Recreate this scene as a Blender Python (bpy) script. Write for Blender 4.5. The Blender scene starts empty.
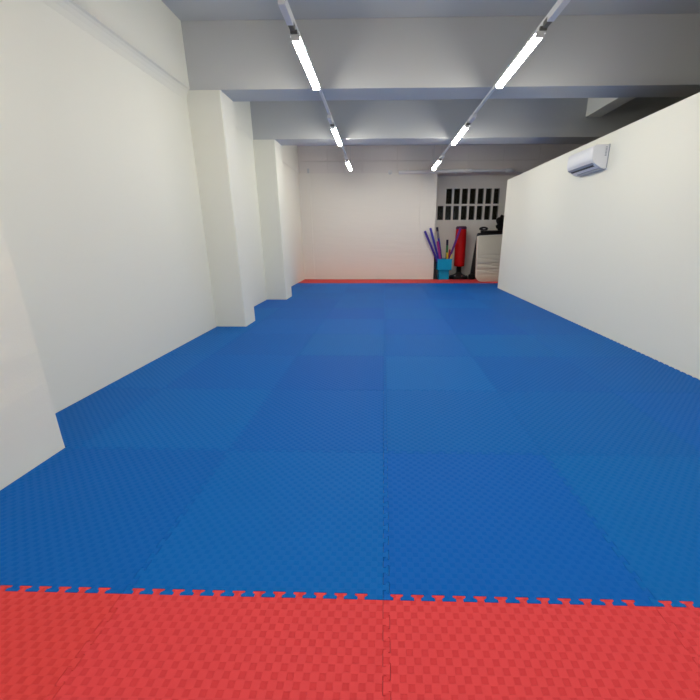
import bpy, bmesh, math, random
from mathutils import Vector, Matrix
random.seed(7)
sc = bpy.context.scene
col = sc.collection
PI = math.pi

# ------------------------------------------------------------------ materials
def new_mat(name):
    m = bpy.data.materials.new(name); m.use_nodes = True
    nt = m.node_tree
    return m, nt, nt.nodes['Principled BSDF']

def plain(name, rgb, rough=0.5, metal=0.0, spec=0.5, noise=0.0, scale=30.0, bump=0.0):
    m, nt, b = new_mat(name)
    b.inputs['Base Color'].default_value = (*rgb, 1)
    b.inputs['Roughness'].default_value = rough
    b.inputs['Metallic'].default_value = metal
    b.inputs['Specular IOR Level'].default_value = spec
    if noise or bump:
        tc = nt.nodes.new('ShaderNodeTexCoord')
        nz = nt.nodes.new('ShaderNodeTexNoise'); nz.inputs['Scale'].default_value = scale
        nz.inputs['Detail'].default_value = 4
        nt.links.new(tc.outputs['Object'], nz.inputs['Vector'])
        if noise:
            rmp = nt.nodes.new('ShaderNodeMapRange')
            rmp.inputs['To Min'].default_value = 1 - noise; rmp.inputs['To Max'].default_value = 1 + noise
            nt.links.new(nz.outputs['Fac'], rmp.inputs['Value'])
            mx = nt.nodes.new('ShaderNodeVectorMath'); mx.operation = 'SCALE'
            mx.inputs[0].default_value = rgb
            nt.links.new(rmp.outputs['Result'], mx.inputs['Scale'])
            nt.links.new(mx.outputs['Vector'], b.inputs['Base Color'])
        if bump:
            bp = nt.nodes.new('ShaderNodeBump'); bp.inputs['Strength'].default_value = 1
            bp.inputs['Distance'].default_value = bump
            nt.links.new(nz.outputs['Fac'], bp.inputs['Height'])
            nt.links.new(bp.outputs['Normal'], b.inputs['Normal'])
    return m

def wall_paint(name, rgb, streak=0.0025, joints=False):
    """rolled white paint over uneven masonry: broad undulation, horizontal course ripple, fine roller grain"""
    m, nt, b = new_mat(name)
    b.inputs['Roughness'].default_value = 0.62
    b.inputs['Specular IOR Level'].default_value = 0.3
    tc = nt.nodes.new('ShaderNodeTexCoord')
    mp = nt.nodes.new('ShaderNodeMapping'); mp.inputs['Scale'].default_value = (0.6, 0.6, 4.5)
    nt.links.new(tc.outputs['Object'], mp.inputs['Vector'])
    n1 = nt.nodes.new('ShaderNodeTexNoise'); n1.inputs['Scale'].default_value = 1.6; n1.inputs['Detail'].default_value = 3
    nt.links.new(mp.outputs['Vector'], n1.inputs['Vector'])
    n2 = nt.nodes.new('ShaderNodeTexNoise'); n2.inputs['Scale'].default_value = 90; n2.inputs['Detail'].default_value = 2
    nt.links.new(tc.outputs['Object'], n2.inputs['Vector'])
    b1 = nt.nodes.new('ShaderNodeBump'); b1.inputs['Distance'].default_value = streak; b1.inputs['Strength'].default_value = 1
    nt.links.new(n1.outputs['Fac'], b1.inputs['Height'])
    b2 = nt.nodes.new('ShaderNodeBump'); b2.inputs['Distance'].default_value = 0.0006; b2.inputs['Strength'].default_value = 0.6
    nt.links.new(n2.outputs['Fac'], b2.inputs['Height'])
    nt.links.new(b1.outputs['Normal'], b2.inputs['Normal'])
    last = b2
    if joints:
        sx = nt.nodes.new('ShaderNodeSeparateXYZ'); nt.links.new(tc.outputs['Object'], sx.inputs[0])
        cx = nt.nodes.new('ShaderNodeCombineXYZ')
        nt.links.new(sx.outputs['X'], cx.inputs['X']); nt.links.new(sx.outputs['Z'], cx.inputs['Y'])
        mp2 = nt.nodes.new('ShaderNodeMapping'); mp2.inputs['Location'].default_value = (-0.385, -3.425, 0)
        nt.links.new(cx.outputs[0], mp2.inputs['Vector'])
        br = nt.nodes.new('ShaderNodeTexBrick'); br.offset = 0.0; br.squash = 1.0
        br.inputs['Scale'].default_value = 1.0; br.inputs['Brick Width'].default_value = 1.03
        br.inputs['Row Height'].default_value = 0.425; br.inputs['Mortar Size'].default_value = 0.008
        br.inputs['Mortar Smooth'].default_value = 0.2
        nt.links.new(mp2.outputs['Vector'], br.inputs['Vector'])
        b3 = nt.nodes.new('ShaderNodeBump'); b3.invert = True
        b3.inputs['Distance'].default_value = 0.02; b3.inputs['Strength'].default_value = 1
        nt.links.new(br.outputs['Fac'], b3.inputs['Height'])
        nt.links.new(b2.outputs['Normal'], b3.inputs['Normal']); last = b3
    nt.links.new(last.outputs['Normal'], b.inputs['Normal'])
    b.inputs['Base Color'].default_value = (*rgb, 1)
    return m

def mat_foam(name, rgb, spec, spec_lo, rough, depth, rib_shade_lo, dv):
    """EVA foam mat: 25 mm checker of smooth raised squares and finely ribbed sunk squares"""
    m, nt, b = new_mat(name)
    N, L = nt.nodes, nt.links
    def math_(op, a=None, c=None, v=None):
        n = N.new('ShaderNodeMath'); n.operation = op
        for i, x in enumerate((a, c)):
            if x is None: continue
            if isinstance(x, (int, float)): n.inputs[i].default_value = x
            else: L.new(x, n.inputs[i])
        return n.outputs[0]
    tc = N.new('ShaderNodeTexCoord')
    sp = N.new('ShaderNodeSeparateXYZ'); L.new(tc.outputs['Object'], sp.inputs[0])
    X, Y = sp.outputs['X'], sp.outputs['Y']
    k = PI / 0.025
    sxn = math_('SINE', math_('MULTIPLY', X, k)); syn = math_('SINE', math_('MULTIPLY', Y, k))
    pr = math_('MULTIPLY', sxn, syn)                         # checker as a soft product of sines
    sq = math_('MULTIPLY', math_('MINIMUM', math_('ABSOLUTE', sxn), math_('ABSOLUTE', syn)), math_('LESS_THAN', pr, 0.0))
    st = N.new('ShaderNodeMapRange'); st.interpolation_type = 'SMOOTHSTEP'     # 1 on the smooth skin, 0 inside a ribbed square
    st.inputs['From Min'].default_value = 0.10; st.inputs['From Max'].default_value = 0.42
    st.inputs['To Min'].default_value = 1.0; st.inputs['To Max'].default_value = 0.0
    L.new(sq, st.inputs['Value'])
    chk = st.outputs['Result']
    rib = math_('SINE', math_('MULTIPLY', X, 2 * PI / 0.0042))
    ribm = math_('MULTIPLY', math_('MULTIPLY', rib, math_('SUBTRACT', 1.0, chk)), 0.22)
    dome = math_('MULTIPLY', math_('ABSOLUTE', pr), chk)
    h = math_('ADD', math_('ADD', math_('MULTIPLY', chk, 0.7), math_('MULTIPLY', dome, 0.5)), ribm)
    bp = N.new('ShaderNodeBump'); bp.inputs['Strength'].default_value = 1.0; bp.inputs['Distance'].default_value = depth
    L.new(h, bp.inputs['Height']); L.new(bp.outputs['Normal'], b.inputs['Normal'])
    # ribbed squares are a duller finish than the smooth skin
    rr = N.new('ShaderNodeMapRange'); rr.inputs['To Min'].default_value = rough + .15; rr.inputs['To Max'].default_value = rough
    L.new(chk, rr.inputs['Value']); L.new(rr.outputs['Result'], b.inputs['Roughness'])
    ss = N.new('ShaderNodeMapRange'); ss.inputs['To Min'].default_value = spec_lo; ss.inputs['To Max'].default_value = spec
    L.new(chk, ss.inputs['Value']); L.new(ss.outputs['Result'], b.inputs['Specular IOR Level'])
    # each mat is from its own batch: small colour differences from mat to mat
    oi = N.new('ShaderNodeObjectInfo')
    hs = N.new('ShaderNodeHueSaturation'); hs.inputs['Color'].default_value = (*rgb, 1)
    hv = N.new('ShaderNodeMapRange'); hv.inputs['To Min'].default_value = 0.5 - dv * .12; hv.inputs['To Max'].default_value = 0.5 + dv * .08
    L.new(oi.outputs['Random'], hv.inputs['Value']); L.new(hv.outputs['Result'], hs.inputs['Hue'])
    fr = math_('FRACT', math_('MULTIPLY', oi.outputs['Random'], 7.31))
    vv = N.new('ShaderNodeMapRange'); vv.inputs['To Min'].default_value = 1 - dv; vv.inputs['To Max'].default_value = 1 + dv
    L.new(fr, vv.inputs['Value'])
    rib_shade = N.new('ShaderNodeMapRange'); rib_shade.inputs['To Min'].default_value = rib_shade_lo; rib_shade.inputs['To Max'].default_value = 1.0  # self-shadowing of the ribs put into the base colour as slight darkening
    L.new(chk, rib_shade.inputs['Value'])
    L.new(math_('MULTIPLY', vv.outputs['Result'], rib_shade.outputs['Result']), hs.inputs['Value'])
    L.new(hs.outputs['Color'], b.inputs['Base Color'])
    return m

WALL = wall_paint('white_wall_paint', (0.81, 0.81, 0.725))
WALLB = wall_paint('white_wall_paint_on_courses', (0.79, 0.762, 0.70), 0.010)
PANEL = wall_paint('white_paint_on_panels', (0.75, 0.71, 0.665), 0.003, joints=True)
PART = wall_paint('white_partition_paint', (0.85, 0.85, 0.755), 0.0012)
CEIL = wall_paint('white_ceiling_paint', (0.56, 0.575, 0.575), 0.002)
OUTER = wall_paint('unlit_outer_wall_paint', (0.30, 0.29, 0.26), 0.003)  # darkened: the gloom of the unlit neighbouring bay is put into the colour
CONC = plain('grey_concrete', (0.12, 0.12, 0.115), 0.85, noise=0.15, scale=8)
BLUE = mat_foam('blue_foam', (0.0003, 0.106, 0.42), 0.12, 0.085, 0.52, 0.0006, 0.985, 0.045)
RED = mat_foam('red_foam', (0.63, 0.050, 0.054), 0.16, 0.06, 0.5, 0.0014, 0.92, 0.02)
WHITEM = plain('white_metal', (0.78, 0.79, 0.78), 0.4, noise=0.02)
GREYM = plain('grey_driver_case', (0.55, 0.57, 0.58), 0.45, noise=0.02)
JOINT = plain('olive_grey_joint', (0.13, 0.125, 0.10), 0.5, noise=0.1)
DARKP = plain('dark_plastic', (0.03, 0.03, 0.032), 0.5, noise=0.1)
ACW = plain('white_plastic', (0.80, 0.82, 0.85), 0.35, noise=0.01)
ACG = plain('grey_plastic', (0.33, 0.36, 0.43), 0.45, noise=0.02)
CYAN = plain('cyan_plastic', (0.0, 0.34, 0.64), 0.5, spec=0.25, noise=0.05, scale=12)
BLACK = plain('black_vinyl', (0.008, 0.008, 0.009), 0.45, noise=0.2, scale=10, bump=0.004)
BLACKC = plain('black_cloth', (0.007, 0.007, 0.008), 0.9, spec=0.2, noise=0.25, scale=14, bump=0.008)
REDV = plain('red_vinyl', (0.55, 0.004, 0.006), 0.45, spec=0.25, noise=0.06, scale=8, bump=0.003)
PURV = plain('dark_purple_vinyl', (0.05, 0.010, 0.06), 0.5, noise=0.1)
WHITEV = plain('off_white_vinyl', (0.74, 0.69, 0.55), 0.55, noise=0.03, scale=5)
PIPING = plain('white_piping', (0.80, 0.79, 0.72), 0.5, noise=0.03)
CHROME = plain('chrome', (0.7, 0.7, 0.68), 0.25, metal=1.0, noise=0.02)
def foam(n, c): return plain(n, c, 0.7, spec=0.25, noise=0.06, scale=25)
F_PUR = foam('purple_blue_foam', (0.055, 0.035, 0.30)); F_BLU = foam('blue_foam_stick', (0.045, 0.045, 0.38))
F_PNK = foam('magenta_foam', (0.34, 0.035, 0.25)); F_GRN = foam('green_foam', (0.03, 0.17, 0.06))
F_YEL = foam('yellow_foam', (0.75, 0.50, 0.02)); F_RED = foam('red_foam_stick', (0.50, 0.035, 0.03))
F_VIO = foam('violet_foam', (0.13, 0.03, 0.24)); F_CRM = foam('cream_yellow_foam', (0.75, 0.62, 0.22))
F_GRY = foam('grey_tape', (0.22, 0.22, 0.26)); F_DRK = foam('dark_tip', (0.02, 0.02, 0.05))

LAMP, nt, _b = new_mat('lit_led_diffuser')
_b.inputs['Base Color'].default_value = (0.9, 0.9, 0.88, 1)
_b.inputs['Emission Color'].default_value = (1.0, 0.945, 0.845, 1)
LAMP_STRENGTH = 75.0
_b.inputs['Emission Strength'].default_value = LAMP_STRENGTH

GLASS, nt, _b = new_mat('night_glass')
_b.inputs['Base Color'].default_value = (0.9, 0.92, 0.9, 1)
_b.inputs['Roughness'].default_value = 0.0
_b.inputs['Transmission Weight'].default_value = 1.0
_b.inputs['IOR'].default_value = 1.22

# ------------------------------------------------------------------ helpers
def obj(name, bm, mat, parent=None, smooth=False, loc=None):
    me = bpy.data.meshes.new(name)
    bmesh.ops.recalc_face_normals(bm, faces=bm.faces[:])
    bm.to_mesh(me); bm.free()
    me.materials.append(mat)
    if smooth:
        for p in me.polygons: p.use_smooth = True
        try: me.set_sharp_from_angle(angle=math.radians(smooth if smooth is not True else 40))
        except Exception: pass
    o = bpy.data.objects.new(name, me); col.objects.link(o)
    if loc is not None: o.location = loc
    if parent: o.parent = parent
    return o

def tag(o, label, cat, group=None):
    o['label'] = label; o['category'] = cat
    if group: o['group'] = group
    return o

def thing(name, loc, label, cat, group=None):
    o = bpy.data.objects.new(name, None); col.objects.link(o)
    o.empty_display_size = 0.1
    o.location = loc
    return tag(o, label, cat, group)

def struct(o): o['kind'] = 'structure'; return o

def box(bm, x0, x1, y0, y1, z0, z1, bev=0.0, seg=2):
    vs = [bm.verts.new((x, y, z)) for x in (x0, x1) for y in (y0, y1) for z in (z0, z1)]
    fs = [(0, 1, 3, 2), (4, 6, 7, 5), (0, 4, 5, 1), (2, 3, 7, 6), (0, 2, 6, 4), (1, 5, 7, 3)]
    faces = [bm.faces.new([vs[i] for i in f]) for f in fs]
    if bev:
        es = list({e for f in faces for e in f.edges})
        bmesh.ops.bevel(bm, geom=es, offset=bev, segments=seg, profile=0.5, affect='EDGES')

def bx(*a, **k):
    bm = bmesh.new(); box(bm, *a, **k); return bm

def prism(bm, pts, axis, a, b):
    """extrude a closed 2D outline along an axis from a to b"""
    def P(u, v, w):
        return {'x': (w, u, v), 'y': (u, w, v), 'z': (u, v, w)}[axis]
    A = [bm.verts.new(P(u, v, a)) for u, v in pts]; B = [bm.verts.new(P(u, v, b)) for u, v in pts]
    n = len(pts)
    bm.faces.new(A); bm.faces.new(B[::-1])
    for i in range(n):
        bm.faces.new((A[i], B[i], B[(i + 1) % n], A[(i + 1) % n]))

def lathe(bm, prof, cx=0, cy=0, n=32):
    rings = []
    for r, z in prof:
        rings.append([bm.verts.new((cx + r * math.cos(2 * PI * i / n), cy + r * math.sin(2 * PI * i / n), z)) for i in range(n)])
    for a, b in zip(rings, rings[1:]):
        for i in range(n):
            bm.faces.new((a[i], a[(i + 1) % n], b[(i + 1) % n], b[i]))
    bm.faces.new(rings[0][::-1]); bm.faces.new(rings[-1])

def tube(bm, p0, p1, r0, r1=None, n=14, rnd=0.0):
    """round bar between two points, ends softly rounded"""
    r1 = r0 if r1 is None else r1
    p0, p1 = Vector(p0), Vector(p1); d = p1 - p0; L = d.length; d.normalize()
    q = d.to_track_quat('Z', 'Y')
    prof = [(r0, 0), (r1, L)]
    if rnd:
        prof = [(r0 - rnd, 0), (r0 - 0.3 * rnd, 0.3 * rnd), (r0, rnd), (r1, L - rnd), (r1 - 0.3 * rnd, L - 0.3 * rnd), (r1 - rnd, L)]
    rings = []
    for r, z in prof:
        rings.append([bm.verts.new(p0 + q @ Vector((r * math.cos(2 * PI * i / n), r * math.sin(2 * PI * i / n), z))) for i in range(n)])
    for a, b in zip(rings, rings[1:]):
        for i in range(n): bm.faces.new((a[i], a[(i + 1) % n], b[(i + 1) % n], b[i]))
    bm.faces.new(rings[0][::-1]); bm.faces.new(rings[-1])

# ------------------------------------------------------------------ room shell
XL, XP, XR = -2.55, 3.00, 6.6          # left wall, partition face, far side of the neighbouring bay
YF, YB, YR = -2.2, 12.00, 12.60        # front wall behind the photographer, back wall, back of the recess
ZC, ZB = 3.83, 3.10                    # ceiling, underside of the beams
BEAMS = [(5.45, 5.88), (7.97, 8.47)]
COLX = -2.10
MATZ = -0.022                          # concrete the mats lie on
struct(obj('floor', bx(XL - .2, XR + .2, YF - .2, YR + .2, MATZ - .15, MATZ), CONC))
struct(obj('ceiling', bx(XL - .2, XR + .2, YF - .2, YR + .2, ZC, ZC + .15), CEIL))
struct(obj('wall_left', bx(XL - .2, XL, YF - .2, YR + .2, MATZ, ZC), WALL))
struct(obj('wall_front', bx(XL, XR, YF - .2, YF, MATZ, ZC), WALL))
struct(obj('wall_outer', bx(XR, XR + .2, YF - .2, YR + .2, MATZ, ZC), OUTER))
struct(obj('wall_right', bx(XP, XP + .11, YF, 9.90, MATZ, 2.612, bev=0.004), PART))
struct(obj('wall_back', bx(XL, 1.54, YB, YR, MATZ, ZB), WALLB))
struct(obj('wall_above', bx(XL, XR, YB, YR, ZB, ZC), PANEL))
# wall at the back of the recess with its two rows of small openings
K = 1.0328
WX = [1.697 + 0.2485 * i for i in range(8)]; WW = 0.185
ROWS = [(1.806, 2.229), (2.284, 2.737)]
holes = [(WX[i], WX[i] + WW, *ROWS[0]) for i in range(8)] + [(WX[i], WX[i] + WW, *ROWS[1]) for i in range(1, 8)]
def holed_wall(x0, x1, z0, z1, yf, yb, holes):
    bm = bmesh.new()
    xs = sorted({x0, x1, *[h[0] for h in holes], *[h[1] for h in holes]})
    zs = sorted({z0, z1, *[h[2] for h in holes], *[h[3] for h in holes]})
    def solid(i, j):
        if i < 0 or j < 0 or i >= len(xs) - 1 or j >= len(zs) - 1: return False
        cx, cz = (xs[i] + xs[i + 1]) / 2, (zs[j] + zs[j + 1]) / 2
        return not any(h[0] < cx < h[1] and h[2] < cz < h[3] for h in holes)
    V = {}
    def v(i, j, y):
        key = (i, j, y)
        if key not in V: V[key] = bm.verts.new((xs[i], y, zs[j]))
        return V[key]
    for i in range(len(xs) - 1):
        for j in range(len(zs) - 1):
            if not solid(i, j): continue
            bm.faces.new((v(i, j, yf), v(i + 1, j, yf), v(i + 1, j + 1, yf), v(i, j + 1, yf)))
            bm.faces.new((v(i, j, yb), v(i, j + 1, yb), v(i + 1, j + 1, yb), v(i + 1, j, yb)))
            for di, dj, a, b in ((-1, 0, (i, j), (i, j + 1)), (1, 0, (i + 1, j), (i + 1, j + 1)), (0, -1, (i, j), (i + 1, j)), (0, 1, (i, j + 1), (i + 1, j + 1))):
                if not solid(i + di, j + dj):
                    bm.faces.new((v(*a, yf), v(*b, yf), v(*b, yb), v(*a, yb)))
    return bm
struct(obj('wall_recess', holed_wall(1.54, XR, MATZ, ZB, YR, YR + .14, holes), WALLB))
# each opening has a pane set back in it
wn = 0
for h in holes:
    wn += 1
    bm = bmesh.new()                                            # thin dark frame ring lining the opening
    f = 0.012; y0, y1 = YR + .05, YR + .075
    box(bm, h[0], h[0] + f, y0, y1, h[2], h[3]); box(bm, h[1] - f, h[1], y0, y1, h[2], h[3])
    box(bm, h[0] + f, h[1] - f, y0, y1, h[2], h[2] + f); box(bm, h[0] + f, h[1] - f, y0, y1, h[3] - f, h[3])
    w = struct(obj('window_%d' % wn, bm, DARKP))
    obj('pane', bx(h[0] + f, h[1] - f, y0 + .008, y0 + .014, h[2] + f, h[3] - f), GLASS, w)
# pilasters on the back wall
struct(obj('wall_pilaster', bx(XL, -2.22, 11.96, YB, MATZ, ZB), WALLB))
struct(obj('wall_pilaster', bx(1.075, 1.56, 11.95, YB + .02, MATZ, ZB - .03), WALLB))

# beams and columns
for i, (a, b) in enumerate(BEAMS):
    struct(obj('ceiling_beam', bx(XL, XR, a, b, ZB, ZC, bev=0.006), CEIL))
bm = bmesh.new(); box(bm, 3.755, 4.03, BEAMS[0][1], BEAMS[1][0], 3.425, ZC, bev=0.004)
struct(obj('ceiling_beam', bm, WALL))  # lighter paint than the cross beams puts lamplight on its face into the colour
# shallow beam running along the head of the left wall
for a, b, pr_, hh in ((YF, BEAMS[0][0], .055, .13), (BEAMS[0][1], BEAMS[1][0], .015, .06), (BEAMS[1][1], YB, .012, .06)):
    bm = bmesh.new(); cove = [(XL - .01, ZC), (XL + pr_, ZC), (XL + pr_, ZB + .012)]
    z0 = ZB + .012
    cove += [(XL + pr_ * .66, z0 - .012), (XL + pr_ * .40, z0 - hh * .28), (XL + pr_ * .17, z0 - hh * .60), (XL + .0005, z0 - hh), (XL - .01, z0 - hh)]
    prism(bm, cove, 'y', a, b); struct(obj('wall_beam', bm, WALL))

def column(y0, y1, x1, zt, chip=0.0):
    """rendered pier; the outer corners are slightly uneven by hand plastering"""
    bm = bmesh.new(); n = 40; rings = []
    for k in range(n + 1):
        z = MATZ + (zt - MATZ) * k / n
        j = [random.uniform(-chip, chip * 0.3) for _ in range(4)]
        rings.append([bm.verts.new(p) for p in ((XL, y0, z), (x1 - 0.012 + j[0], y0, z), (x1 + j[1] * .5, y0 + 0.012, z),
                                                (x1 + j[2] * .5, y1 - 0.012, z), (x1 - 0.012 + j[3], y1 + j[2], z), (XL, y1, z))])
    for a, b in zip(rings, rings[1:]):
        for i in range(6): bm.faces.new((a[i], a[(i + 1) % 6], b[(i + 1) % 6], b[i]))
    bm.faces.new(rings[0]); bm.faces.new(rings[-1])
    return struct(obj('wall_column', bm, WALL))
NEAR = (1.42, 2.085)
column(*NEAR, -2.072, ZC, 0.006)
column(*BEAMS[0], COLX, ZB, 0.0015)
column(*BEAMS[1], COLX - .02, ZB, 0.0015)

# ------------------------------------------------------------------ puzzle mats
P1 = 0.9865
SHEAR = 0.0075                         # the rows were laid a hair out of square with the room
YE = [0.06] + [1.052 + P1 * k for k in range(11)]               # row boundaries
YE = YE + [11.94]
XE = [XL, -2.0, -1.0, 0.0, 1.0, 2.0, XP, XP + 1.0]
BEYOND = 10                            # rows from here on pass the end of the partition and go on behind it
TH = 0.024; G = 0.0006
def tooth_line(L, proud):
    """(t, offset) points along an edge of length L; teeth of one mat stand proud, the other mat has matching sockets"""
    pitch = L / 12.72; pts = []
    for k in range(12):
        c = (k + .66) * pitch
        neck, tip = 0.17 * pitch, 0.31 * pitch
        g = G if proud else -G
        pts += [(c - neck + g * .5, 0), (c - neck * .95 + g * .5, TH * .42), (c - tip + g * .5, TH * .72), (c - tip * .97 + g * .5, TH),
                (c + tip * .97 - g * .5, TH), (c + tip - g * .5, TH * .72), (c + neck * .95 - g * .5, TH * .42), (c + neck - g * .5, 0)]
    return pts

def left_profile(y0, y1):
    """straight cut edge of a mat against the left wall, notched round the piers; from y1 down to y0"""
    d = -2.33 * SHEAR
    blocks = [(NEAR[0] + d, NEAR[1] + d, -2.072), (BEAMS[0][0] + d, BEAMS[0][1] + d, COLX), (BEAMS[1][0] + d, BEAMS[1][1] + d, COLX - .02)]
    e = 0.004
    ys = []
    pts = []
    cur = y1
    def xat(y):
        for a, b, x in blocks:
            if a - e < y < b + e: return x + e
        return XL + e
    cuts = sorted({y for a, b, x in blocks for y in (a - e, b + e) if y0 < y < y1}, reverse=True)
    seq = [y1] + cuts + [y0]
    for a, b in zip(seq, seq[1:]):
        x = xat((a + b) / 2)
        pts += [(x, a), (x, b)]
    return pts

def mat_outline(ci, ri):
    x0, x1, y0, y1 = XE[ci], XE[ci + 1], YE[ri], YE[ri + 1]
    pts = []
    g = G
    last_row = ri == len(YE) - 2
    full = 1.0
    # bottom edge, left to right (the nearer row's teeth push into this mat)
    xl = x0 if ci else XL
    gx = g
    def hline(y, proud, top):
        # teeth positions follow the 1 m grid cell, so a cut mat keeps only the teeth it has room for
        base = x1 - 1.0 if ci == 0 else x0
        out = []
        for t, o in tooth_line(1.0, proud):
            out.append((base + t, o))
        return out
    lo_x = (left_profile(y0, y1)[-1][0] if ci == 0 else x0 + gx)
    hi_x = (left_profile(y0, y1)[0][0] if ci == 0 else x0 + gx)
    outer = ci == 6 or (ci == 5 and ri < BEYOND)
    rx = x1 - (0.006 if outer else gx)
    # bottom
    yb = y0 + (g if ri else 0)
    pts.append((lo_x, yb))
    if ri and not (ci == 6 and ri == BEYOND):
        h = hline(y0, False, False)
        h = [h[i:i + 8] for i in range(0, len(h), 8)]
        for q in h:
            if q[0][0] - 0.03 > lo_x: pts += [(x, yb + o) for x, o in q]
    pts.append((rx, yb))
    # right edge, upwards
    if not outer:
        L = y1 - y0
        for t, o in tooth_line(L, True): pts.append((rx + o, y0 + t))
    else:
        # factory edge facing the partition keeps its teeth, trimmed flush with the wall: a row of open sockets
        L = y1 - y0
        for t, o in tooth_line(L, True): pts.append((rx - TH * .5 + o * .5, y0 + t))
    yt = y1 - (0.0 if last_row else g)
    pts.append((rx, yt))
    # top edge, right to left
    if not last_row:
        h = hline(y1, True, True); h = [h[i:i + 8] for i in range(0, len(h), 8)]
        for q in reversed(h):
            if q[0][0] - 0.03 > hi_x: pts += [(x, yt + o) for x, o in reversed(q)]
    # left edge, downwards
    if ci == 0:
        lp = left_profile(y0, y1)
        pts += [(x, min(max(y, yb), yt)) for x, y in lp[:-1]]
    else:
        pts.append((x0 + gx, yt))
        L = y1 - y0
        for t, o in reversed(tooth_line(L, False)): pts.append((x0 + gx + o, y0 + t))
    # drop repeats
    out = []
    for p in pts:
        if not out or (abs(p[0] - out[-1][0]) + abs(p[1] - out[-1][1])) > 1e-5: out.append(p)
    if (abs(out[0][0] - out[-1][0]) + abs(out[0][1] - out[-1][1])) < 1e-5: out.pop()
    return out

COLN = ['cut column along the left wall', 'second column from the left wall', 'third column from the left wall',
        'third column from the right partition', 'second column from the right partition', 'column along the right partition', 'column behind the partition end']
ROWN = ['', 'first', 'second', 'third', 'fourth', 'fifth', 'sixth', 'seventh', 'eighth', 'ninth', 'tenth']
nR = len(YE) - 1
for ri in range(nR):
    for ci in range(6 if ri < BEYOND else 7):
        pts = [(x, y - SHEAR * x) for x, y in mat_outline(ci, ri)]
        cx, cy = (XE[ci] + XE[ci + 1]) / 2, (YE[ri] + YE[ri + 1]) / 2
        if ci == 0: cx = XE[1] - .5
        bm = bmesh.new()
        bot = [bm.verts.new((x - cx, y - cy, MATZ)) for x, y in pts]
        mid = [bm.verts.new((x - cx, y - cy, -0.0010)) for x, y in pts]
        # top outline drawn in by 1.2 mm for the softened edge
        n = len(pts); top = []
        for i in range(n):
            p0, p, p1 = Vector(pts[i - 1]), Vector(pts[i]), Vector(pts[(i + 1) % n])
            a, b = (p - p0).normalized(), (p1 - p).normalized()
            na, nb = Vector((-a.y, a.x)), Vector((-b.y, b.x))
            m_ = na + nb
            m_ = m_ / max(0.6, m_.length_squared / 2 * 1.0) if m_.length > 1e-3 else na
            q = p + m_ * 0.0007
            top.append(bm.verts.new((q.x - cx, q.y - cy, 0)))
        bm.faces.new(bot[::-1]); ft = bm.faces.new(top)
        for A, B in ((bot, mid), (mid, top)):
            for i in range(n): bm.faces.new((A[i], A[(i + 1) % n], B[(i + 1) % n], B[i]))
        red = ri in (0, nR - 1)
        o = obj('floor_mat', bm, RED if red else BLUE, loc=(cx, cy, 0))
        if ri == 0:
            tag(o, 'red checker puzzle mat in the front row, ' + COLN[ci], 'mat', 'red mats of the front row')
        elif ri == nR - 1:
            tag(o, 'red puzzle mat in the strip along the back wall, ' + COLN[ci], 'mat', 'red mats along the back wall')
        else:
            tag(o, 'blue puzzle mat, %s row behind the front red mats, %s' % (ROWN[ri], COLN[ci]), 'mat', 'blue interlocking floor mats')

# ------------------------------------------------------------------ lighting tracks and lamps
TZ = 3.068                                                      # underside of the rails
TRACKS = [(-0.79, -0.90, 'left'), (1.395, 1.315, 'right')]
LY = [-1.80, 1.10, 4.00, 6.88, 9.72]  # first pair is out of view, added as fill for the front and lower walls
def tx(t, y): return t[0] + (t[1] - t[0]) * (y - 3.5) / 7.0
lamp_proto = None
LAMP_L = 1.17
def lamp_outline(w=0.040):
    pts = [(-w, 0.0)]
    for i in range(0, 13):
        a = PI + PI * i / 12
        pts.append((w * math.cos(a), -0.004 + 0.030 * math.sin(a)))
    pts.append((w, 0.0))
    return pts
def make_lamp():
    t = thing('ceiling_lamp', (0, 0, 0), '', 'light')
    zt = TZ
    bm = bmesh.new(); prism(bm, [(-.046, zt - .040), (.046, zt - .040), (.046, zt - .030), (.014, zt - .022), (.014, zt - .001), (-.014, zt - .001), (-.014, zt - .022), (-.046, zt - .030)], 'y', 0, LAMP_L)
    obj('housing', bm, WHITEM, t)
    bm = bmesh.new(); prism(bm, [(u, zt - .041 + v) for u, v in lamp_outline()], 'y', 0.004, LAMP_L - .004)
    obj('diffuser', bm, LAMP, t, smooth=35)
    for a, b in ((-.004, 0.003), (LAMP_L - .003, LAMP_L + .004)):
        obj('end_cap', bx(-.040, .040, a, b, zt - .074, zt - .034, bev=0.002), WHITEM, t)
    obj('driver_box', bx(-.029, .029, -.50, -.20, zt - .048, zt - .001, bev=0.004), WHITEM, t)
    bm = bmesh.new(); box(bm, -.022, .022, -.19, -.10, zt - .045, zt - .001, bev=0.003)
    tube(bm, (-.03, -.06, zt - .030), (.03, -.06, zt - .030), .016, n=12)
    obj('joint', bm, JOINT, t)
    return t
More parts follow.
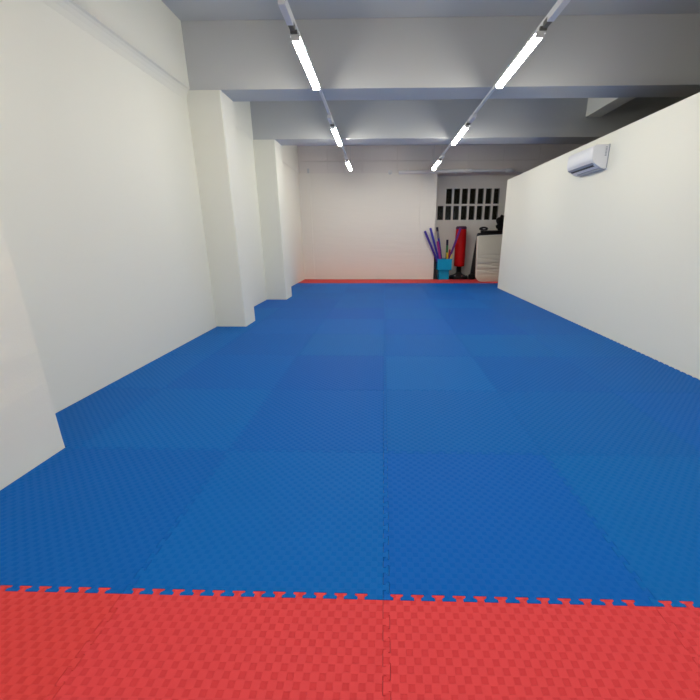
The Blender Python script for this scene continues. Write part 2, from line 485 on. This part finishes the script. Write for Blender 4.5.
for t in TRACKS:
    y0, y1 = -2.15, 10.95
    bm = bmesh.new()
    A = [(-.017, TZ), (.017, TZ), (.017, TZ + .031), (-.017, TZ + .031)]
    va = [bm.verts.new((tx(t, y0) + u, y0, z)) for u, z in A]; vb = [bm.verts.new((tx(t, y1) + u, y1, z)) for u, z in A]
    bm.faces.new(va); bm.faces.new(vb[::-1])
    for i in range(4): bm.faces.new((va[i], vb[i], vb[(i + 1) % 4], va[(i + 1) % 4]))
    tr = thing('lighting_track', (tx(t, 5.6), 5.6, TZ), 'thin white lighting rail under the ceiling beams, %s of the two' % t[2], 'track', 'ceiling lighting rails')
    def sub(name, bm_, m_):
        o = obj(name, bm_, m_); o.parent = tr; o.matrix_parent_inverse = Matrix.Translation(-Vector(tr.location)); return o
    sub('rail', bm, WHITEM)
    for y in (9.55, 10.9):
        b2 = bmesh.new(); tube(b2, (tx(t, y), y, TZ + .03), (tx(t, y), y, ZC), .004, n=8); sub('suspension_wire', b2, GREYM)
    for k, y in enumerate(LY):
        if lamp_proto is None:
            L = lamp_proto = make_lamp()
        else:
            L = lamp_proto.copy(); col.objects.link(L)
            for ch in lamp_proto.children:
                c = ch.copy(); col.objects.link(c); c.parent = L
        L.location = (tx(t, y + .6), y, 0)
        L.rotation_euler.z = math.atan2(-(t[1] - t[0]), 7.0)
        if k < 2:
            lab = ('added unseen fill lamp on the %s rail, close to the front wall' if k == 0 else 'lit linear lamp on the %s rail, above the front red mats') % t[2]
        else:
            lab = 'lit linear lamp hanging on the %s ceiling rail, %s' % (t[2], {2: 'nearest lamp in view', 3: 'middle lamp, at the far beam', 4: 'farthest lamp, near the back wall'}[k])
        tag(L, lab, 'light', 'linear lamps on the ceiling rails')

# ------------------------------------------------------------------ air conditioner on the partition
AY0, AY1 = 5.56, 6.29
ac = thing('air_conditioner', (XP, (AY0 + AY1) / 2, 2.19), 'white wall-mounted split air conditioner high on the right partition', 'air conditioner')
def acpart(name, bm, m, smooth=False, parent=None):
    bmesh.ops.translate(bm, verts=bm.verts[:], vec=-Vector(ac.location))
    return obj(name, bm, m, parent or ac, smooth)
prof = [(0.0, 2.468), (0.165, 2.468), (0.190, 2.461), (0.203, 2.440), (0.207, 2.38), (0.205, 2.300), (0.192, 2.262), (0.165, 2.236), (0.075, 2.186), (0.04, 2.178), (0.0, 2.178)]
bm = bmesh.new(); prism(bm, [(XP - d, z) for d, z in prof], 'y', AY0, AY1); acpart('body', bm, ACW, 50)
fp = [(0.200, 2.455), (0.209, 2.437), (0.213, 2.38), (0.211, 2.305), (0.203, 2.282), (0.197, 2.282), (0.197, 2.455)]
bm = bmesh.new(); prism(bm, [(XP - d, z) for d, z in fp], 'y', AY0 + .02, AY1 - .02); acpart('front_panel', bm, ACW, 50)
def slab(d0, z0, d1, z1, th, y0, y1):
    """thin slab lying along the sloping underside between two profile points"""
    a, b = Vector((d0, z0)), Vector((d1, z1)); t_ = (b - a).normalized(); nn = Vector((-t_.y, t_.x))
    if nn.y > 0: nn = -nn
    bm = bmesh.new(); prism(bm, [(XP - p.x, p.y) for p in (a, b, b + nn * th, a + nn * th)], 'y', y0, y1); return bm
acpart('air_outlet', slab(0.160, 2.234, 0.128, 2.216, 0.004, AY0 + .07, AY1 - .03), DARKP)
fl = acpart('louver', slab(0.192, 2.252, 0.160, 2.232, 0.007, AY0 + .03, AY1 - .02), ACG)
acpart('lower_flap', slab(0.085, 2.190, 0.020, 2.172, 0.010, AY0 + .02, AY1 - .10), ACG)
bm = bmesh.new()
for k in range(7): box(bm, XP - .052, XP - .030, AY0 - .004, AY0 + .002, 2.33 + k * .017, 2.339 + k * .017)
acpart('side_vent', bm, ACG)
acpart('mounting_plate', bx(XP - .010, XP - .0005, AY0 - .006, AY1 + .006, 2.185, 2.474), ACG)

# ------------------------------------------------------------------ pipe on the back wall above the recess
pp = thing('wall_pipe', (0.38, YB - .07, 3.10), 'white horizontal pipe with joints fixed along the head of the back wall', 'pipe')
def ppart(name, bm, m, smooth=True, p=pp):
    bmesh.ops.translate(bm, verts=bm.verts[:], vec=-Vector(p.location)); return obj(name, bm, m, p, smooth)
PZ = 3.135
bm = bmesh.new(); tube(bm, (0.42, YB - .10, PZ - .035), (2.50, YB - .10, PZ + .0), .052, n=18); ppart('pipe_length', bm, WHITEM)
bm = bmesh.new(); tube(bm, (2.50, YB - .10, PZ + .0), (3.75, YB - .10, PZ + .0), .042, n=18); ppart('pipe_length', bm, WHITEM)
for x in (2.46, 3.62):
    bm = bmesh.new(); tube(bm, (x - .09, YB - .10, PZ), (x + .09, YB - .10, PZ), .066, n=18, rnd=.008); ppart('joint', bm, WHITEM)
for x in (0.7, 1.45, 2.1, 3.1):
    ppart('bracket', bx(x - .015, x + .015, YB - .06, YB, PZ - .07, PZ + .06), WHITEM, False)
bm = bmesh.new(); tube(bm, (0.165, YB, 3.115), (0.165, YB - .06, 3.115), .055, n=24, rnd=.01)
bm2 = bmesh.new(); tube(bm2, (0.165, YB - .058, 3.115), (0.165, YB - .075, 3.115), .03, n=20, rnd=.006)
al = thing('wall_mounted_fitting', (0.165, YB, 3.115), 'small round white fitting on the back wall left of the pipe', 'wall fitting')
ppart('housing', bm, WHITEM, True, al); ppart('lens', bm2, PIPING, True, al)
# small junction box high on the left pilaster
tag(obj('wall_mounted_box', bx(-2.275, -2.225, 11.96 - .045, 11.96, 3.24 - .14, 3.24 - .02, bev=.005), GREYM), 'small grey box high on the back wall near the left corner', 'junction box')

# ------------------------------------------------------------------ equipment in the recess
FZ = MATZ
# blue tub with a deep folded collar
TX0, TX1, TY0, TY1 = 1.735, 2.040, 11.89, 12.22
tub = thing('storage_tub', ((TX0 + TX1) / 2, (TY0 + TY1) / 2, FZ), 'bright blue plastic tub with a deep collar holding foam sticks', 'tub')
def sub_to(root):
    def f(name, bm, m, smooth=False, parent=None):
        bmesh.ops.translate(bm, verts=bm.verts[:], vec=-Vector(root.location)); return obj(name, bm, m, parent or root, smooth)
    return f
tp = sub_to(tub)
def open_box(x0, x1, y0, y1, z0, z1, taper, th, floor_=True):
    """tapered open-topped box with real wall thickness"""
    bm = bmesh.new()
    def ring(inset, z, tp_): return [bm.verts.new(p) for p in ((x0 - tp_ + inset, y0 - tp_ + inset, z), (x1 + tp_ - inset, y0 - tp_ + inset, z), (x1 + tp_ - inset, y1 + tp_ - inset, z), (x0 - tp_ + inset, y1 + tp_ - inset, z))]
    rs = [ring(0, z0, 0), ring(0, z1, taper), ring(th, z1, taper), ring(th, z0 + (th if floor_ else 0), 0)]
    for a, b in zip(rs, rs[1:]):
        for i in range(4): bm.faces.new((a[i], a[(i + 1) % 4], b[(i + 1) % 4], b[i]))
    if floor_:
        bm.faces.new(rs[0][::-1]); bm.faces.new(rs[3])
    else:
        for i in range(4): bm.faces.new((rs[3][i], rs[3][(i + 1) % 4], rs[0][(i + 1) % 4], rs[0][i]))
    return bm
tp('body', open_box(TX0, TX1, TY0, TY1, FZ, 0.60, 0.008, 0.008), CYAN)
tp('collar', open_box(TX0 - .062, TX1 + .062, TY0 - .060, TY1 + .035, 0.295, 0.625, 0.004, 0.010, False), CYAN)
bm = bmesh.new()
CX0, CX1, CY0, CY1 = TX0 - .072, TX1 + .072, TY0 - .070, TY1 + .046
RW_ = .034
for x0, x1, y0, y1 in ((CX0, CX1, CY0, CY0 + RW_), (CX0, CX1, CY1 - RW_, CY1), (CX0, CX0 + RW_, CY0 + RW_, CY1 - RW_), (CX1 - RW_, CX1, CY0 + RW_, CY1 - RW_)):
    box(bm, x0, x1, y0, y1, 0.612, 0.632)
tp('rim', bm, CYAN)

SG = 'foam sticks standing in the blue tub'
def stick(top, bot, r, m, label, bands=()):
    t = thing('foam_stick', bot, label, 'foam stick', SG)
    f = sub_to(t)
    T, B = Vector(top), Vector(bot)
    segs = [(0.0, 1.0, m)]
    bm = bmesh.new(); tube(bm, B, T, r, n=14, rnd=min(.008, r * .4)); f('foam_tube', bm, m, True)
    for a, b, mm, nm in bands:
        bm = bmesh.new(); tube(bm, B.lerp(T, a), B.lerp(T, b), r + .002, n=14, rnd=.002); f(nm, bm, mm, True)
    return t
zb = 0.02
stick((1.232, 11.82, 1.46), (1.93, 11.985, zb), .034, F_PUR, 'leftmost purple-blue foam stick, leaning far left out of the blue tub')
stick((1.394, 11.80, 1.545), (1.91, 12.07, zb), .034, F_BLU, 'second purple-blue foam stick from the left, leaning left in front of the pillar')
stick((1.605, 11.868, 1.562), (1.925, 12.145, zb), .034, F_BLU, 'blue foam stick with grey band and dark tip, at the pillar edge', ((.80, .93, F_GRY, 'grip_tape'), (.93, 1.004, F_DRK, 'end_cap')))
stick((1.645, 11.90, 1.16), (1.77, 11.92, 0.55), .037, F_PNK, 'short magenta foam stick between the blue ones in the tub')
stick((1.985, 12.165, 1.20), (2.000, 12.165, zb), .034, F_GRN, 'green foam stick standing near the middle of the tub', ((.86, 1.004, F_DRK, 'end_cap'),))
stick((1.965, 11.93, 0.82), (1.995, 11.93, zb), .027, F_YEL, 'short yellow foam stick beside the green one')
stick((2.065, 12.09, 0.91), (2.005, 12.09, zb), .030, F_RED, 'short red foam stick behind the yellow one in the tub')
stick((2.335, 11.965, 1.545), (1.985, 12.03, 0.42), .034, F_VIO, 'long violet foam stick leaning right in front of the red bag')
stick((2.120, 11.93, 0.77), (2.030, 11.93, 0.53), .024, F_CRM, 'short cream-yellow foam stick poking over the right rim of the tub')

# slim dark box between pillar and tub
tag(obj('slim_box', bx(1.60, 1.675, 12.28, 12.56, FZ, 0.66, bev=.006), plain('dark_grey_card', (0.09, 0.085, 0.10), 0.7, noise=.1)), 'slim dark grey box standing between the pillar and blue tub', 'box')

# free-standing red punching bag
bagx, bagy = 2.42, 12.27
bag = thing('punching_bag', (bagx, bagy, FZ), 'red free-standing punching bag with dark purple top on a black base', 'punching bag')
bp_ = sub_to(bag)
bm = bmesh.new(); lathe(bm, [(.27, FZ), (.300, FZ + .02), (.305, FZ + .075), (.28, FZ + .105), (.18, FZ + .135), (.11, FZ + .175), (.085, FZ + .21)], bagx, bagy, 40); bp_('base', bm, BLACK, 40)
bm = bmesh.new(); prof = []
for k in range(9):
    z = .185 + k * .024; prof += [(.068, z), (.088, z + .012)]
prof.append((.068, .40)); lathe(bm, prof, bagx, bagy, 28); bp_('spring_neck', bm, BLACK, True)
bm = bmesh.new(); lathe(bm, [(.10, .375), (.154, .385), (.168, .42), (.171, .75), (.170, 1.15), (.164, 1.50), (.163, 1.52)], bagx, bagy, 40); bp_('cover', bm, REDV, 40)
bm = bmesh.new(); lathe(bm, [(.167, 1.515), (.168, 1.555), (.160, 1.588), (.135, 1.605), (.02, 1.612)], bagx, bagy, 40); bp_('top_cap', bm, PURV, 40)
bm = bmesh.new(); lathe(bm, [(.1715, .66), (.1735, .664), (.1735, .676), (.1715, .68)], bagx, bagy, 40); bp_('strap', bm, REDV, True)
for a in (-2.2, -1.35, -0.6):
    bm = bmesh.new(); x, y = bagx + .25 * math.cos(a), bagy + .25 * math.sin(a); lathe(bm, [(.028, FZ + .10), (.028, FZ + .125), (.02, FZ + .132), (.004, FZ + .133)], x, y, 16); bp_('filler_cap', bm, CHROME, 40)

# low black bag on the floor between punching bag and mattress
def lump(name, spec, m, root, seed, amp=.02, flat_z=None):
    """soft stuffed form grown from a subdivided ellipsoid"""
    rnd = random.Random(seed)
    bm = bmesh.new()
    cx, cy, cz, rx, ry, rz, pw = spec
    bmesh.ops.create_icosphere(bm, subdivisions=4, radius=1)
    ph = [rnd.uniform(0, 6) for _ in range(6)]
    for v in bm.verts:
        c = v.co
        def se(t): return math.copysign(abs(t) ** pw, t)
        d = 1 + amp / rx * (math.sin(5 * c.x + ph[0]) * math.sin(4 * c.z + ph[1]) + .6 * math.sin(9 * c.x + 7 * c.z + ph[2]) * math.sin(8 * c.y + ph[3]))
        v.co = Vector((cx + rx * se(c.x) * d, cy + ry * se(c.y) * d, cz + rz * se(c.z) * d))
        if flat_z is not None and v.co.z < flat_z: v.co.z = flat_z
    return sub_to(root)(name, bm, m, True)
sb = thing('sports_bag', (2.80, 12.07, FZ), 'low black bag on the floor between the punching bag and white mattress', 'bag')
lump('body', (2.80, 12.07, .065, .095, .11, .092, .7), BLACKC, sb, 3, .012, FZ)
bm = bmesh.new()
pv = [Vector((2.74 + .02 * k, 12.05, .150 + .055 * math.sin(PI * k / 6))) for k in range(7)]
for a, b in zip(pv, pv[1:]): tube(bm, a, b, .010, n=8)
sub_to(sb)('handle', bm, BLACKC, True)

# black padded stack behind the white mattress
def pad_slab(x0, x1, y0, y1, z0, z1, r, lean=0.0, amp=.0):
    bm = bmesh.new(); box(bm, x0, x1, y0, y1, z0, z1, bev=r, seg=5)
    for v in bm.verts:
        v.co.x += lean * (v.co.z - z0)
    return bm
ps = thing('padded_panel', (3.36, 12.32, FZ), 'tall black padded panel standing behind the white mattress', 'padded panel')
f = sub_to(ps)
f('padding', pad_slab(2.79, 3.75, 12.24, 12.40, FZ, 1.405, .05, 0.105), BLACK, 40)
bm = bmesh.new(); tube(bm, (3.04, 12.32, 1.440), (3.90, 12.32, 1.440), .040, n=18, rnd=.02); f('top_roll', bm, BLACK, True)
hb = thing('head_guard', (3.13, 12.32, 1.48), 'round black padded guard on the left end of the black panel', 'head guard')
bm = bmesh.new()
nu, nv = 28, 12; V = []
for i in range(nu):
    a = 2 * PI * i / nu; ring = []
    for j in range(nv):
        b = 2 * PI * j / nv
        rr = .062 + .056 * math.cos(b)
        ring.append(bm.verts.new((3.13 + rr * math.cos(a) * 1.2, 12.32 + .055 * math.sin(b) * .8, max(1.4815, 1.528 + rr * math.sin(a) * .56))))
    V.append(ring)
for i in range(nu):
    for j in range(nv): bm.faces.new((V[i][j], V[(i + 1) % nu][j], V[(i + 1) % nu][(j + 1) % nv], V[i][(j + 1) % nv]))
sub_to(hb)('padding', bm, BLACK, True)
bm = bmesh.new(); tube(bm, (3.09, 12.27, 1.528), (3.17, 12.27, 1.528), .012, n=10, rnd=.004); sub_to(hb)('strap', bm, GREYM, True)
bb = thing('black_bag', (3.72, 12.31, 1.48), 'bulky black bag piled on the black panel next to the partition', 'bag')
lump('body', (3.72, 12.32, 1.69, .175, .14, .215, .75), BLACKC, bb, 11, .035, 1.481)
lump('flap', (3.65, 12.27, 1.60, .130, .12, .115, .8), BLACKC, bb, 17, .02, 1.481)

# white crash mattress standing on edge
mx0, mx1, my0, my1, mz1 = 2.775, 3.80, 11.28, 11.50, 1.312
mt = thing('crash_mattress', ((mx0 + mx1) / 2, (my0 + my1) / 2, 0), 'off-white crash mattress with wrinkled cover standing on edge by the partition end', 'mattress')
f = sub_to(mt)
nx, nz = 46, 64
def front(u, w, side):
    """outline with rounded lower corners; creases run across the lower half"""
    rb, rt_ = 0.16, 0.03
    z = mz1 * w
    def inset(z):
        if z < rb: return rb - math.sqrt(max(0, rb * rb - (rb - z) ** 2))
        if z > mz1 - rt_: return rt_ - math.sqrt(max(0, rt_ * rt_ - (z - mz1 + rt_) ** 2))
        return 0
    i_ = inset(z); x = mx0 + i_ + (mx1 - mx0 - 2 * i_) * u
    lean = 0.05 * (w - .0) * 0
    x -= 0.045 * w                                                # stands a touch out of plumb
    z += .05 * w * u
    edge = min(u, 1 - u) * (mx1 - mx0); puff = .022 * (1 - math.exp(-edge / .05)) * (1 - math.exp(-min(z, max(0, mz1 - z) + .02) / .05))
    cr = 0
    if side < 0:
        for zc, ph, amp, sl in ((.20, .3, .010, .03), (.30, 1.2, .016, -.05), (.38, 2.2, .016, .07), (.47, .8, .018, -.03), (.55, 3.0, .014, .05), (.66, 1.7, .010, -.04), (.76, .2, .007, .05)):
            zz = zc + sl * (u - .4) * 1.2 + .02 * math.sin(5 * u + ph)
            cr += 1.7 * amp * math.exp(-((z - zz) / .018) ** 2) * (0.35 + .65 * math.sin(PI * min(1, max(0, u * 1.1 + .1 * math.sin(ph)))) ** 1)
    return x, z, puff, cr
bm = bmesh.new(); F, B = [], []
for j in range(nz + 1):
    w = j / nz; rf, rb_ = [], []
    for i in range(nx + 1):
        u = i / nx
        x, z, pf, cr = front(u, w, -1); rf.append(bm.verts.new((x, my0 + .022 - pf + cr, z)))
        x, z, pf, cr = front(u, w, 1); rb_.append(bm.verts.new((x, my1 - .022 + pf, z)))
    F.append(rf); B.append(rb_)
for j in range(nz):
    for i in range(nx):
        bm.faces.new((F[j][i], F[j][i + 1], F[j + 1][i + 1], F[j + 1][i])); bm.faces.new((B[j][i], B[j + 1][i], B[j + 1][i + 1], B[j][i + 1]))
    bm.faces.new((F[j][0], F[j + 1][0], B[j + 1][0], B[j][0])); bm.faces.new((F[j][nx], B[j][nx], B[j + 1][nx], F[j + 1][nx]))
for i in range(nx):
    bm.faces.new((F[0][i], B[0][i], B[0][i + 1], F[0][i + 1])); bm.faces.new((F[nz][i], F[nz][i + 1], B[nz][i + 1], B[nz][i]))
edgepts = [F[j][0].co.copy() for j in range(nz, -1, -1)] + [F[0][i].co.copy() for i in range(1, nx + 1)]
toppts = [F[nz][i].co.copy() for i in range(nx + 1)]
f('cover', bm, WHITEV, 60)
bm = bmesh.new()
for a, b in list(zip(edgepts, edgepts[1:])) + list(zip(toppts, toppts[1:])):
    if (b - a).length > 1e-4:
        a2, b2 = a.copy(), b.copy()
        a2.z = max(a2.z, .011); b2.z = max(b2.z, .011)
        if (b2 - a2).length > 1e-4: tube(bm, a2, b2, .010, n=8)
f('piping', bm, PIPING, True)

# ------------------------------------------------------------------ world, camera, colour management
w = bpy.data.worlds.new('night'); sc.world = w; w.use_nodes = True
bg = w.node_tree.nodes['Background']
bg.inputs['Color'].default_value = (0.010, 0.009, 0.006, 1); bg.inputs['Strength'].default_value = 0.4

f_, pit, yaw, roll, px, py, H = 369.6548, 0.298333, -0.021055, -0.002907, 376.432, 350.2085, 1.304514
fw = Vector((math.sin(yaw) * math.cos(pit), math.cos(yaw) * math.cos(pit), -math.sin(pit)))
rt = Vector((math.cos(yaw), -math.sin(yaw), 0)); up = rt.cross(fw)
rt2 = math.cos(roll) * rt + math.sin(roll) * up; up2 = -math.sin(roll) * rt + math.cos(roll) * up
cd = bpy.data.cameras.new('camera'); cam = bpy.data.objects.new('camera', cd); col.objects.link(cam)
cam.matrix_world = Matrix(((rt2.x, up2.x, -fw.x, 0), (rt2.y, up2.y, -fw.y, 0), (rt2.z, up2.z, -fw.z, H), (0, 0, 0, 1)))
cd.sensor_width = 36; cd.lens = f_ * 36 / 700
cd.shift_x = -(px - 350) / 700; cd.shift_y = (py - 350) / 700
cd.clip_start = 0.05
sc.camera = cam

sc.view_settings.view_transform = 'Standard'; sc.view_settings.look = 'None'
sc.view_settings.exposure = 0.0; sc.view_settings.gamma = 1.0; sc.view_settings.use_curve_mapping = False
sc.cycles.use_denoising = True
sc.cycles.diffuse_bounces = 8; sc.cycles.max_bounces = 12
